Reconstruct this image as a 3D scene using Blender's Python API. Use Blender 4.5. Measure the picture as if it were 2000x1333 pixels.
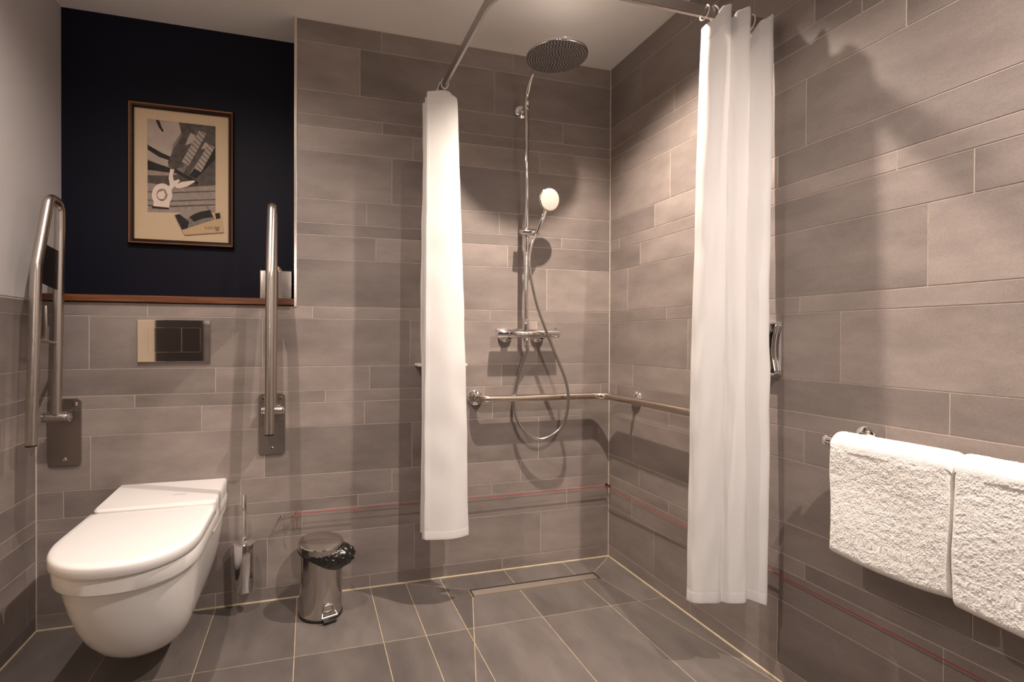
import bpy, bmesh, math, random
from mathutils import Vector, Matrix, noise
PI = math.pi
random.seed(7)
sc = bpy.context.scene
for o in list(bpy.data.objects): bpy.data.objects.remove(o)
C = sc.collection

# ---------------------------------------------------------------- camera, light, exposure
FPX, YAW, PITCH, ROLL = 997.95, .28185, -.0068, .0034
CAMZ, YB, XR, XL, YN, ZC = 1.0807, 2.2123, 1.4256, -.955, 2.415, 2.40
YF = -1.35                                                # wall behind the camera
SX = -108.0
F = Vector((math.sin(YAW)*math.cos(PITCH), math.cos(YAW)*math.cos(PITCH), math.sin(PITCH)))
R0 = Vector((math.cos(YAW), -math.sin(YAW), 0)); U0 = R0.cross(F)
R = R0*math.cos(ROLL) + U0*math.sin(ROLL); U = -R0*math.sin(ROLL) + U0*math.cos(ROLL)
cam = bpy.data.objects.new('camera', bpy.data.cameras.new('camera')); C.objects.link(cam)
m = Matrix.Identity(4)
for i, v in enumerate((R, U, -F)):
    for j in range(3): m[j][i] = v[j]
m.translation = (0, 0, CAMZ)
cam.matrix_world = m
cam.data.sensor_width = 36; cam.data.lens = FPX/2000*36; cam.data.shift_x = -SX/2000
cam.data.clip_start = .02
sc.camera = cam

def ray(u, v): return F + R*((u-1000-SX)/FPX) - U*((v-666.5)/FPX)
def onY(u, v, Y=YB): d = ray(u, v); return Vector((0, 0, CAMZ)) + d*(Y/d.y)
def onX(u, v, X=XR): d = ray(u, v); return Vector((0, 0, CAMZ)) + d*(X/d.x)

sc.view_settings.view_transform = 'Standard'; sc.view_settings.look = 'None'
sc.view_settings.gamma = 1; sc.view_settings.use_curve_mapping = False
sc.view_settings.exposure = 0.0
w = bpy.data.worlds.new('world'); sc.world = w; w.use_nodes = True
w.node_tree.nodes['Background'].inputs[0].default_value = (.03, .027, .025, 1)
w.node_tree.nodes['Background'].inputs[1].default_value = .3

FILL_GLOW = 34  # emission strength of the added fill tubes
WARM = (1.0, .86, .775)
LAMPS = [  # x, y, watts, cone degrees, blend
    (.945, 1.57, 190, 121, 1.0),
    (-.39, 1.30, 78, 160, 1.0),
    (.98, .12, 182, 160, 1.0),
]
for i, (x, y, e, a, b) in enumerate(LAMPS):
    l = bpy.data.lights.new('downlight_light', 'SPOT'); l.energy = e; l.color = WARM if i else (1, .84, .71)
    l.spot_size = math.radians(a); l.spot_blend = b; l.shadow_soft_size = .012
    o = bpy.data.objects.new('downlight_light', l); C.objects.link(o); o.location = (x, y, ZC-.012)
sc.cycles.max_bounces = 10; sc.cycles.diffuse_bounces = 6; sc.cycles.glossy_bounces = 6
sc.cycles.sample_clamp_indirect = 4

# ---------------------------------------------------------------- materials
def mat(name, col, rough=.5, metal=0, spec=None, bump=None, noise_amt=0, noise_scale=5, extra=None):
    M = bpy.data.materials.new(name); M.use_nodes = True
    nt = M.node_tree; B = nt.nodes['Principled BSDF']
    B.inputs['Base Color'].default_value = (*col, 1); B.inputs['Roughness'].default_value = rough
    B.inputs['Metallic'].default_value = metal
    if spec is not None: B.inputs['Specular IOR Level'].default_value = spec
    tc = nt.nodes.new('ShaderNodeTexCoord')
    if noise_amt:
        n = nt.nodes.new('ShaderNodeTexNoise'); n.inputs['Scale'].default_value = noise_scale
        n.inputs['Detail'].default_value = 6
        nt.links.new(tc.outputs['Object'], n.inputs['Vector'])
        r = nt.nodes.new('ShaderNodeMapRange'); r.inputs[1].default_value = .25; r.inputs[2].default_value = .75
        r.inputs[3].default_value = 1-noise_amt; r.inputs[4].default_value = 1+noise_amt
        nt.links.new(n.outputs['Fac'], r.inputs[0])
        mx = nt.nodes.new('ShaderNodeVectorMath'); mx.operation = 'SCALE'; mx.inputs[0].default_value = col
        nt.links.new(r.outputs[0], mx.inputs['Scale']); nt.links.new(mx.outputs[0], B.inputs['Base Color'])
    if bump:
        n2 = nt.nodes.new('ShaderNodeTexNoise'); n2.inputs['Scale'].default_value = bump[0]; n2.inputs['Detail'].default_value = 4
        nt.links.new(tc.outputs['Object'], n2.inputs['Vector'])
        b = nt.nodes.new('ShaderNodeBump'); b.inputs['Strength'].default_value = bump[1]; b.inputs['Distance'].default_value = bump[2]
        nt.links.new(n2.outputs['Fac'], b.inputs['Height']); nt.links.new(b.outputs[0], B.inputs['Normal'])
    if extra: extra(nt, B, tc)
    return M

def tile_mat(name, col, rough, stretch, amt=.23):
    """stone-look porcelain: tone per tile, cloudy mottling and faint brushed streaks"""
    M = bpy.data.materials.new(name); M.use_nodes = True
    nt = M.node_tree; N = nt.nodes.new; L = nt.links.new; B = nt.nodes['Principled BSDF']
    tc = N('ShaderNodeTexCoord'); g = N('ShaderNodeNewGeometry')
    off = N('ShaderNodeVectorMath'); off.operation = 'SCALE'; off.inputs[0].default_value = (37, 51, 23)
    L(g.outputs['Random Per Island'], off.inputs['Scale'])
    ad = N('ShaderNodeVectorMath'); L(tc.outputs['Object'], ad.inputs[0]); L(off.outputs[0], ad.inputs[1])
    mp = N('ShaderNodeMapping'); mp.inputs['Scale'].default_value = stretch; L(ad.outputs[0], mp.inputs[0])
    n1 = N('ShaderNodeTexNoise'); n1.inputs['Scale'].default_value = 3.2; n1.inputs['Detail'].default_value = 7; n1.inputs['Roughness'].default_value = .62
    L(mp.outputs[0], n1.inputs['Vector'])
    n2 = N('ShaderNodeTexNoise'); n2.inputs['Scale'].default_value = 260; n2.inputs['Detail'].default_value = 3; L(tc.outputs['Object'], n2.inputs['Vector'])
    def rng(src, a, b, c, d):
        r = N('ShaderNodeMapRange'); L(src, r.inputs[0])
        for k, x in zip((1, 2, 3, 4), (a, b, c, d)): r.inputs[k].default_value = x
        return r.outputs[0]
    def mul(a, b):
        q = N('ShaderNodeMath'); q.operation = 'MULTIPLY'; L(a, q.inputs[0]); L(b, q.inputs[1]); return q.outputs[0]
    rr = mul(mul(rng(n1.outputs['Fac'], .3, .7, 1-amt, 1+amt), rng(n2.outputs['Fac'], .3, .7, .93, 1.07)),
             rng(g.outputs['Random Per Island'], 0, 1, .84, 1.17))
    s = N('ShaderNodeVectorMath'); s.operation = 'SCALE'; s.inputs[0].default_value = col; L(rr, s.inputs['Scale'])
    L(s.outputs[0], B.inputs['Base Color'])
    L(rng(n1.outputs['Fac'], .3, .7, rough-.06, rough+.1), B.inputs['Roughness'])
    b = N('ShaderNodeBump'); b.inputs['Strength'].default_value = .25; b.inputs['Distance'].default_value = .0008
    L(n2.outputs['Fac'], b.inputs['Height']); L(b.outputs[0], B.inputs['Normal'])
    return M

def brushed(name, col, rough, scale=(400, 400, 6)):
    def ex(nt, B, tc):
        mp = nt.nodes.new('ShaderNodeMapping'); mp.inputs['Scale'].default_value = scale
        nt.links.new(tc.outputs['Object'], mp.inputs[0])
        n = nt.nodes.new('ShaderNodeTexNoise'); n.inputs['Scale'].default_value = 1; n.inputs['Detail'].default_value = 2
        nt.links.new(mp.outputs[0], n.inputs['Vector'])
        r = nt.nodes.new('ShaderNodeMapRange'); r.inputs[3].default_value = rough-.07; r.inputs[4].default_value = rough+.1
        nt.links.new(n.outputs['Fac'], r.inputs[0]); nt.links.new(r.outputs[0], B.inputs['Roughness'])
    return mat(name, col, rough, 1, extra=ex)

def cloth_mat(name, col, transl=.25, bump=(900, .3, .0006)):
    M = mat(name, col, .85, bump=bump, spec=.2)
    nt = M.node_tree; B = nt.nodes['Principled BSDF']; out = nt.nodes['Material Output']
    t = nt.nodes.new('ShaderNodeBsdfTranslucent'); t.inputs[0].default_value = (*col, 1)
    mx = nt.nodes.new('ShaderNodeMixShader'); mx.inputs[0].default_value = transl
    nt.links.new(B.outputs[0], mx.inputs[1]); nt.links.new(t.outputs[0], mx.inputs[2]); nt.links.new(mx.outputs[0], out.inputs[0])
    return M

TILE = tile_mat('wall_tile', (.252, .213, .195), .48, (1, 1, 2.6))
FTILE = tile_mat('floor_tile', (.128, .111, .102), .42, (2.6, 1, 1), .22)
GROUT = mat('grout', (.56, .49, .43), .9, noise_amt=.12, noise_scale=40)
FGROUT = mat('floor_grout', (.44, .35, .23), .85, noise_amt=.25, noise_scale=30)
SIL = mat('silicone', (.52, .44, .30), .5, noise_amt=.12, noise_scale=20)
PAINT = mat('white_paint', (.59, .565, .555), .7, noise_amt=.02, bump=(300, .15, .0006))
CEIL = mat('ceiling_paint', (.88, .86, .84), .8, noise_amt=.02, bump=(200, .1, .0006))
BLUE = mat('navy_paint', (.0010, .0013, .0100), .6, spec=.25, noise_amt=.05, bump=(300, .15, .0006))
def wood_nodes(nt, B, tc):
    mp = nt.nodes.new('ShaderNodeMapping'); mp.inputs['Scale'].default_value = (3, 60, 90)
    n = nt.nodes.new('ShaderNodeTexNoise'); n.inputs['Scale'].default_value = 1.5; n.inputs['Detail'].default_value = 6
    r = nt.nodes.new('ShaderNodeValToRGB'); r.color_ramp.elements[0].color = (.075, .022, .009, 1); r.color_ramp.elements[1].color = (.23, .085, .034, 1)
    r.color_ramp.elements[0].position = .3; r.color_ramp.elements[1].position = .7
    nt.links.new(tc.outputs['Object'], mp.inputs[0]); nt.links.new(mp.outputs[0], n.inputs['Vector'])
    nt.links.new(n.outputs['Fac'], r.inputs[0]); nt.links.new(r.outputs[0], B.inputs['Base Color'])
WOOD = mat('dark_wood', (.13, .042, .017), .3, extra=wood_nodes)
CHROME = mat('chrome', (.84, .82, .81), .04, 1)
POLISH = mat('polished_steel', (.62, .58, .55), .13, 1)
STEEL = brushed('brushed_steel', (.50, .455, .42), .30)
STEELP = brushed('brushed_plate', (.34, .30, .275), .36, (500, 500, 8))
DRAIN = brushed('drain_steel', (.80, .73, .65), .42, (6, 500, 500))
RAILM = mat('rail_aluminium', (.52, .49, .47), .42, 1)
CERAM = mat('white_ceramic', (.80, .785, .77), .10, spec=.6)
LIDM = mat('lid_plastic', (.84, .83, .82), .22)
WPL = mat('white_plastic', (.82, .80, .77), .3)
BPL = mat('black_plastic', (.012, .011, .010), .4)
DARK = mat('dark_slot', (.010, .009, .008), .7)
BAG = mat('bag_film', (.010, .009, .009), .16, spec=.7, bump=(70, .8, .004))
CLOTH = cloth_mat('curtain_cloth', (.87, .86, .85), .25)
HEM = cloth_mat('curtain_hem', (.83, .82, .81), .15)
TOWEL = mat('terry', (.93, .91, .88), .95, spec=.1, noise_amt=.04, noise_scale=90, bump=(520, .7, .003))
RUB = mat('nozzle_plate', (.16, .15, .15), .35, .6)
NOZ = mat('nozzle', (.45, .44, .44), .4)
RED = mat('red_cord', (.34, .04, .035), .6)
GLASSF = mat('hand_shower_face', (.50, .45, .40), .25)

# ---------------------------------------------------------------- mesh helpers
def finish(name, bm, mats, parent=None, smooth=35, bevel=None, sub=0):
    me = bpy.data.meshes.new(name); bmesh.ops.recalc_face_normals(bm, faces=bm.faces); bm.to_mesh(me); bm.free()
    o = bpy.data.objects.new(name, me); C.objects.link(o)
    for M in (mats if isinstance(mats, (list, tuple)) else [mats]): me.materials.append(M)
    if smooth:
        me.shade_smooth()
        if smooth < 180: me.set_sharp_from_angle(angle=math.radians(smooth))
    if bevel:
        b = o.modifiers.new('bevel', 'BEVEL'); b.width = bevel; b.segments = 3; b.limit_method = 'ANGLE'; b.angle_limit = math.radians(40)
    if sub:
        s = o.modifiers.new('sub', 'SUBSURF'); s.levels = s.render_levels = sub
    if parent is not None:
        o.parent = parent; o.matrix_parent_inverse = Matrix.Translation(-parent.location)
    return o
def thing(name, loc, label, cat, group=None):
    o = bpy.data.objects.new(name, None); C.objects.link(o); o.location = loc; o.empty_display_size = .05
    o['label'] = label; o['category'] = cat
    if group: o['group'] = group
    return o
def tag(o, label, cat, group=None):
    o['label'] = label; o['category'] = cat
    if group: o['group'] = group
    return o
def struct(o): o['kind'] = 'structure'; return o
def box(bm, a, b, mi=0):
    x0, y0, z0 = a; x1, y1, z1 = b
    vs = [bm.verts.new(p) for p in ((x0,y0,z0),(x1,y0,z0),(x1,y1,z0),(x0,y1,z0),(x0,y0,z1),(x1,y0,z1),(x1,y1,z1),(x0,y1,z1))]
    for q in ((3,2,1,0),(4,5,6,7),(0,1,5,4),(1,2,6,5),(2,3,7,6),(3,0,4,7)):
        bm.faces.new([vs[i] for i in q]).material_index = mi
def frame_at(t):
    t = t.normalized(); up = Vector((0, 0, 1)) if abs(t.z) < .9 else Vector((0, 1, 0))
    a = t.cross(up).normalized(); return a, t.cross(a).normalized()
def tube(bm, pts, r, n=20, cap=True, mi=0):
    """swept round tube; r a number or a list"""
    pts = [Vector(p) for p in pts]; rs = r if isinstance(r, (list, tuple)) else [r]*len(pts)
    rings = []; a = None
    for i, p in enumerate(pts):
        t = (pts[min(i+1, len(pts)-1)] - pts[max(i-1, 0)]).normalized()
        if a is None: a, b = frame_at(t)
        else:
            a = (a - t*a.dot(t)).normalized(); b = t.cross(a)
        rings.append([bm.verts.new(p + (a*math.cos(2*PI*k/n) + b*math.sin(2*PI*k/n))*rs[i]) for k in range(n)])
    for i in range(len(rings)-1):
        for k in range(n):
            bm.faces.new((rings[i][k], rings[i][(k+1) % n], rings[i+1][(k+1) % n], rings[i+1][k])).material_index = mi
    if cap:
        bm.faces.new(rings[0][::-1]).material_index = mi; bm.faces.new(rings[-1]).material_index = mi
def cyl(bm, a, b, r, n=32, bev=0, mi=0):
    a = Vector(a); b = Vector(b); d = (b-a); L = d.length; d.normalize()
    if bev:
        q = [(0, r-bev), (bev*.3, r-bev*.3), (bev, r), (L-bev, r), (L-bev*.3, r-bev*.3), (L, r-bev)]
        tube(bm, [a+d*s for s, _ in q], [x for _, x in q], n, mi=mi)
    else: tube(bm, [a, b], r, n, mi=mi)
def lathe(bm, c, prof, n=48, axis=Vector((0, 0, 1)), mi=0):
    """prof: (radius, height) pairs about axis through c"""
    c = Vector(c); ax = Vector(axis).normalized(); a, b = frame_at(ax)
    rings = []
    for r, h in prof:
        if r < 1e-6: rings.append([bm.verts.new(c+ax*h)])
        else: rings.append([bm.verts.new(c+ax*h+(a*math.cos(2*PI*k/n)+b*math.sin(2*PI*k/n))*r) for k in range(n)])
    for i in range(len(rings)-1):
        A, B_ = rings[i], rings[i+1]
        for k in range(n):
            k2 = (k+1) % n
            f = [A[k % len(A)]] + ([A[k2]] if len(A) > 1 else []) + ([B_[k2]] if len(B_) > 1 else []) + [B_[k % len(B_)]]
            bm.faces.new(f).material_index = mi
def sphere(bm, c, r, n=16, sc3=(1, 1, 1)):
    bmesh.ops.create_uvsphere(bm, u_segments=n*2, v_segments=n, radius=r, matrix=Matrix.Translation(c) @ Matrix.Diagonal((*sc3, 1)))
def smooth_path(ctrl, n=12):
    P_ = [Vector(p) for p in ctrl]; P_ = [P_[0]*2-P_[1]] + P_ + [P_[-1]*2-P_[-2]]; out = []
    for i in range(1, len(P_)-2):
        p0, p1, p2, p3 = P_[i-1:i+3]
        for k in range(n):
            t = k/n
            out.append(.5*((2*p1)+(-p0+p2)*t+(2*p0-5*p1+4*p2-p3)*t*t+(-p0+3*p1-3*p2+p3)*t*t*t))
    out.append(P_[-2]); return out
def fillet(pts, rad, n=8):
    """polyline with rounded corners"""
    pts = [Vector(p) for p in pts]; out = [pts[0]]
    for i in range(1, len(pts)-1):
        a, b, c = pts[i-1:i+2]; r = rad[i-1] if isinstance(rad, (list, tuple)) else rad
        u = (a-b).normalized(); v = (c-b).normalized(); ang = u.angle(v); d = r/math.tan(ang/2)
        cen = b + (u+v).normalized()*(r/math.sin(ang/2)); s = b+u*d-cen; e = b+v*d-cen; w_ = s.angle(e)
        for k in range(n+1):
            t = k/n; out.append(cen + (s*math.sin((1-t)*w_)+e*math.sin(t*w_))/math.sin(w_))
    out.append(pts[-1]); return out

# ---- tiled surfaces: convex polygons cut by lines, each tile its own slab over a grout bed
def split(poly, p, n):
    A, B_ = [], []
    for i in range(len(poly)):
        a, b = poly[i], poly[(i+1) % len(poly)]
        da = (a[0]-p[0])*n[0]+(a[1]-p[1])*n[1]; db = (b[0]-p[0])*n[0]+(b[1]-p[1])*n[1]
        if da >= -1e-7: A.append(a)
        if da <= 1e-7: B_.append(a)
        if da*db < -1e-12:
            t = da/(da-db); q = (a[0]+(b[0]-a[0])*t, a[1]+(b[1]-a[1])*t); A.append(q); B_.append(q)
    def area(P_): return abs(sum(P_[i][0]*P_[(i+1) % len(P_)][1]-P_[(i+1) % len(P_)][0]*P_[i][1] for i in range(len(P_))))/2 if len(P_) > 2 else 0
    return [P_ for P_ in (A, B_) if area(P_) > 1e-5]
def inset(poly, g):
    s = sum(poly[i][0]*poly[(i+1) % len(poly)][1]-poly[(i+1) % len(poly)][0]*poly[i][1] for i in range(len(poly)))
    if s < 0: poly = poly[::-1]
    P_ = poly
    big = P_
    for i in range(len(P_)):
        a, b = P_[i], P_[(i+1) % len(P_)]; L = math.hypot(b[0]-a[0], b[1]-a[1])
        if L < 1e-6: continue
        n = (-(b[1]-a[1])/L, (b[0]-a[0])/L); p = (a[0]+n[0]*g, a[1]+n[1]*g)
        out = []
        for k in range(len(big)):
            c, d = big[k], big[(k+1) % len(big)]
            dc = (c[0]-p[0])*n[0]+(c[1]-p[1])*n[1]; dd = (d[0]-p[0])*n[0]+(d[1]-p[1])*n[1]
            if dc >= 0: out.append(c)
            if dc*dd < 0:
                t = dc/(dc-dd); out.append((c[0]+(d[0]-c[0])*t, c[1]+(d[1]-c[1])*t))
        big = out
        if len(big) < 3: return None
    return big
def tiled(name, polys, to3, depth, gap, mats, bed):
    """to3(a,b,h): plane coordinates and height above the bed"""
    bm = bmesh.new()
    for P_ in polys:
        q0 = inset(P_, gap/2); q1 = inset(P_, gap/2+.0006)
        if not q0 or not q1 or len(q0) != len(q1): continue
        lo = [bm.verts.new(to3(a, b, -depth)) for a, b in q0]; mid = [bm.verts.new(to3(a, b, -.0006)) for a, b in q0]
        hi = [bm.verts.new(to3(a, b, 0)) for a, b in q1]
        n = len(lo)
        for A, B_ in ((lo, mid), (mid, hi)):
            for k in range(n): bm.faces.new((A[k], A[(k+1) % n], B_[(k+1) % n], B_[k]))
        bm.faces.new(hi)
    for P_ in bed:
        f = bm.faces.new([bm.verts.new(to3(a, b, -.0012)) for a, b in P_]); f.material_index = 1
    me = bpy.data.meshes.new(name); bm.normal_update()
    bm.to_mesh(me); bm.free(); o = bpy.data.objects.new(name, me); C.objects.link(o)
    for M in mats: me.materials.append(M)
    return struct(o)
ROWS = [2.4, 2.308, 2.108, 2.008, 1.958, 1.858, 1.658, 1.558, 1.508, 1.408, 1.208, 1.158, .958, .858, .808, .708, .508, .408, .358, .258, .058, 0]
JB = {0:[.299,.910],1:[.208,.818],2:[1.167],3:[.304],4:[1.045],5:[.345],6:[.237],7:[1.162],8:[.277,.886],9:[1.085],10:[.016,-.594,.802],
      11:[-.787],12:[.252,-.355],13:[-.637,.772],14:[-.405,.230,.814],15:[-.783,-.172,1.046],16:[-.262,.349],17:[.203,.813],
      18:[-.025,1.196],19:[-.161,1.059],20:[-.355,.255,.865]}
JR = {0:[1.666],1:[1.972],2:[1.756,1.156],3:[1.021],4:[2.115,.914],5:[1.778,1.180],6:[1.875,1.275],7:[2.134,.933],8:[1.974,.776],
      9:[2.065,.865],10:[1.796,1.196],11:[1.071],12:[2.022,.818],13:[2.153,.953],14:[1.779,1.179],15:[1.42],16:[1.972],17:[1.778,1.174],
      18:[2.026,.826],19:[1.867,1.266],20:[1.65]}
JL = {10:[1.6],11:[1.83],12:[1.5],13:[1.72],14:[1.4],15:[2.07],16:[1.62],17:[1.45],18:[1.75],19:[1.55],20:[1.8]}
def fill(js, lo, hi, per):
    js = sorted(js); out = list(js)
    x = js[0]-per
    while x > lo+.03: out.append(x); x -= per
    x = js[-1]+per
    while x < hi-.03: out.append(x); x += per
    js2 = sorted(out); more = []
    for a, b in zip(js2, js2[1:]):
        k = round((b-a)/per)
        if k > 1: more += [a+(b-a)*i/k for i in range(1, k)]
    return sorted(j for j in js2+more if lo+.01 < j < hi-.01)
def rows_to_polys(J, lo, hi, per, zmax=ZC):
    out = []
    for k in range(len(ROWS)-1):
        z1, z0 = ROWS[k], ROWS[k+1]
        z1 = min(z1, zmax)
        if z1-z0 < .004 or k not in J: continue
        js = [lo]+fill(J[k], lo, hi, per)+[hi]
        for a, b in zip(js, js[1:]): out.append([(a, z0), (b, z0), (b, z1), (a, z1)])
    return out
XS = -.058                                     # edge of the tiled panel beside the niche
ZL = 1.211                                     # niche sill
pb = []
for P_ in rows_to_polys(JB, XL, XR, .607):
    if P_[2][1] <= ZL+.02: pb.append(P_)
    else:
        for q in split(P_, (XS, 0), (1, 0)):
            if min(x for x, _ in q) >= XS-.001: pb.append(q)
tiled('wall_back', pb, lambda a, b, h: (a, YB-h, b), .0012, .0024, [TILE, GROUT],
      [[(XL, 0), (XR, 0), (XR, 1.208), (XL, 1.208)], [(XS, 1.208), (XR, 1.208), (XR, ZC), (XS, ZC)]])
tiled('wall_right', rows_to_polys(JR, YF, YB, .6), lambda a, b, h: (XR-h, a, b), .0012, .0026, [TILE, GROUT],
      [[(YF, 0), (YB, 0), (YB, ZC), (YF, ZC)]])
tiled('wall_left', rows_to_polys(JL, YF, YB, .6, 1.214), lambda a, b, h: (XL+h, a, b), .0012, .0026, [TILE, GROUT],
      [[(YF, 0), (YB, 0), (YB, 1.214), (YF, 1.214)]])
# floor
fx = [-.661, -.354, -.046, .257, .411, .566, .872, 1.173]
fy = [1.801, 1.199, .597, -.005, -.607, -1.209]
polys = [[(XL, YF), (XR, YF), (XR, YB), (XL, YB)]]
for y in fy: polys = [q for P_ in polys for q in split(P_, (0, y), (0, 1))]
for x in fx: polys = [q for P_ in polys for q in split(P_, (x, 0), (1, 0))]
DX0, DX1, DY0, DY1 = .657, 1.264, 2.017, 2.080
tray = [(.411, 1.199), (XR, 1.199), (XR, YB), (.411, YB)]; dr = [(DX0, DY0), (DX1, DY0), (DX1, DY1), (DX0, DY1)]
quads = [[tray[i], tray[(i+1) % 4], dr[(i+1) % 4], dr[i]] for i in range(4)]
def clip(P_, Q):
    for i in range(len(Q)):
        a, b = Q[i], Q[(i+1) % len(Q)]; n = (-(b[1]-a[1]), b[0]-a[0]); keep = []
        for q in split(P_, a, n):
            cx = sum(x for x, _ in q)/len(q); cy = sum(y for _, y in q)/len(q)
            if (cx-a[0])*n[0]+(cy-a[1])*n[1] > 0: keep.append(q)
        if not keep: return None
        P_ = keep[0]
    return P_
fl = []
for P_ in polys:
    cx = sum(x for x, _ in P_)/len(P_); cy = sum(y for _, y in P_)/len(P_)
    if cx > .411 and cy > 1.199:
        for Q in quads:
            q = clip(P_, Q)
            if q: fl.append(q)
    else: fl.append(P_)
tiled('floor', fl, lambda a, b, h: (a, b, h),   .0012, .0030, [FTILE, FGROUT], [[(XL, YF), (XR, YF), (XR, YB), (XL, YB)]])
# silicone joints
def strip(name, a, b, s=.0035, M=SIL):
    bm = bmesh.new(); tube(bm, [a, b], s, 8); return struct(finish(name, bm, M))
strip('trim_1', (XL, YB, .001), (XR, YB, .001), .0045)
strip('trim_2', (XR, YF, .001), (XR, YB, .001), .0045)
strip('trim_3', (XL, YF, .001), (XL, YB, .001), .0045)
strip('trim_4', (XR, YB, 0), (XR, YB, ZC), .0028, GROUT)
strip('trim_5', (XL, YB, 0), (XL, YB, 1.21), .0028, GROUT)
# ceiling, painted walls, niche
def slab(name, a, b, M): bm = bmesh.new(); box(bm, a, b); return struct(finish(name, bm, M, smooth=0))
slab('ceiling', (XL-.1, YF-.1, ZC), (XR+.1, YN+.1, ZC+.08), CEIL)
slab('wall_left_upper', (XL-.08, YF, 1.214), (XL+.0005, YN+.05, ZC), PAINT)
slab('wall_niche', (XL-.05, YN, 1.0), (XS+.4, YN+.06, ZC), BLUE)
slab('wall_niche_side', (XS+.010, YB+.0022, 1.208), (XS+.06, YN, ZC), BLUE)
slab('wall_front', (XL-.1, YF-.1, 0), (XR+.1, YF, ZC), mat('front_wall_paint', (.13, .105, .09), .7))
strip('trim_7', (XS, YB, ZC-.001), (XR, YB, ZC-.001), .0035, mat('ceiling_caulk', (.62, .55, .48), .6))
# bright metal corner profile at the niche
bm = bmesh.new(); box(bm, (XS-.001, YB-.0035, 1.205), (XS+.0105, YB+.012, ZC-.0005))
struct(finish('trim_8', bm, mat('edge_profile', (.80, .74, .68), .22, 1), smooth=0, bevel=.001))
# door behind the camera (seen only in reflections)
bm = bmesh.new(); box(bm, (.15, YF+.001, .005), (1.05, YF+.04, 2.05)); door = struct(finish('door_1', bm, mat('door_paint', (.10, .075, .06), .4), smooth=0, bevel=.003))
bm = bmesh.new(); cyl(bm, (.23, YF+.04, 1.02), (.23, YF+.09, 1.02), .01, 16); cyl(bm, (.22, YF+.09, 1.02), (.35, YF+.09, 1.02), .009, 16, .002)
finish('door_handle', bm, CHROME, door)
bm = bmesh.new(); box(bm, (XL+.0008, .80, .005), (XL+.03, 1.62, 2.05)); struct(finish('door_2', bm, mat('cream_door', (.62, .50, .36), .45), smooth=0, bevel=.003))
bm = bmesh.new(); box(bm, (XL+.0008, -.75, .005), (XL+.03, .78, 2.05)); struct(finish('added_dark_panel', bm, mat('dark_brown_panel', (.022, .015, .012), .35), smooth=0, bevel=.003))  # unseen dark panel added to darken reflections in the flush plate and chrome
# downlights
for i, (x, y, *_r) in enumerate(LAMPS):
    bm = bmesh.new(); lathe(bm, (x, y, ZC), [(.026, -.001), (.028, -.004), (.040, -.004), (.042, 0)], 40)
    o = finish('ceiling_downlight', bm, CHROME)
    tag(o, ['recessed chrome ring downlight in the ceiling above the shower', 'recessed chrome ring downlight in the ceiling in front of the toilet',
            'recessed chrome ring downlight in the ceiling beside the towels'][i], 'downlight')

for x, lab in ((-.62, 'added fill light tube on the wall facing the shower, left of its twin'), (-.02, 'added fill light tube on the wall facing the shower, beside the door')):  # unseen glowing tubes added as ambient fill for ceiling and shadows
    t = thing('fill_tube', (x, YF, 1.75), lab, 'fill light')
    bm = bmesh.new(); cyl(bm, (x, YF+.075, 1.62), (x, YF+.075, 1.98), .032, 32, .006)
    G = bpy.data.materials.get('fill_tube_glow')
    if not G:
        G = mat('fill_tube_glow', (.9, .85, .8), .5); e = G.node_tree.nodes['Principled BSDF']; e.inputs['Emission Color'].default_value = (1, .87, .79, 1); e.inputs['Emission Strength'].default_value = FILL_GLOW
    finish('glow_tube', bm, G, t)
    bm = bmesh.new(); box(bm, (x-.03, YF+.0005, 1.72), (x+.03, YF+.045, 1.88)); finish('fill_tube_mount', bm, CHROME, t, smooth=0, bevel=.004)
# ---------------------------------------------------------------- niche ledge, picture, tissue box
bm = bmesh.new(); box(bm, (XL+.001, YB-.012, 1.2115), (XS-.002, YN-.0005, 1.237))
struct(finish('trim_9', bm, WOOD, bevel=.002, smooth=0))['label'] = 'dark wooden ledge along the niche sill'

YP = 2.395
pic = thing('framed_picture', (-.514, YN-.001, 1.76), 'framed sepia print of ship pulley and rope on the navy niche wall', 'picture')
x0, x1, z0, z1 = -.716, -.313, 1.465, 2.052
bm = bmesh.new()
prof = [(0, 0), (0, .018), (.004, .022), (.008, .018), (.015, .015), (.019, .017), (.022, .012), (.022, 0)]   # inward, out from wall
cs = [(x0, z0, 1, 1), (x1, z0, -1, 1), (x1, z1, -1, -1), (x0, z1, 1, -1)]
rings = [[bm.verts.new((cx+sx*i, YN-.001-d, cz+sz*i)) for i, d in prof] for cx, cz, sx, sz in cs]
for k in range(4):
    A, B_ = rings[k], rings[(k+1) % 4]
    for i in range(len(prof)-1):
        f = bm.faces.new((A[i], A[i+1], B_[i+1], B_[i])); f.material_index = 1 if i in (2,) else 0
FRM = mat('frame_wood', (.020, .007, .004), .25); FRG = mat('frame_gilt', (.32, .14, .05), .35, .3)
finish('picture_frame', bm, [FRM, FRG], pic, smooth=0)
YM = YN-.008
def poly(bm, pts, y, mi=0): f = bm.faces.new([bm.verts.new((p[0], y, p[1])) for p in pts]); f.material_index = mi; return f
bm = bmesh.new(); box(bm, (x0+.018, YM, z0+.018), (x1-.018, YN-.002, z1-.018))
finish('mount_board', bm, mat('cream_mount', (.60, .46, .30), .8, noise_amt=.05, noise_scale=200), pic, smooth=0)
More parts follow.
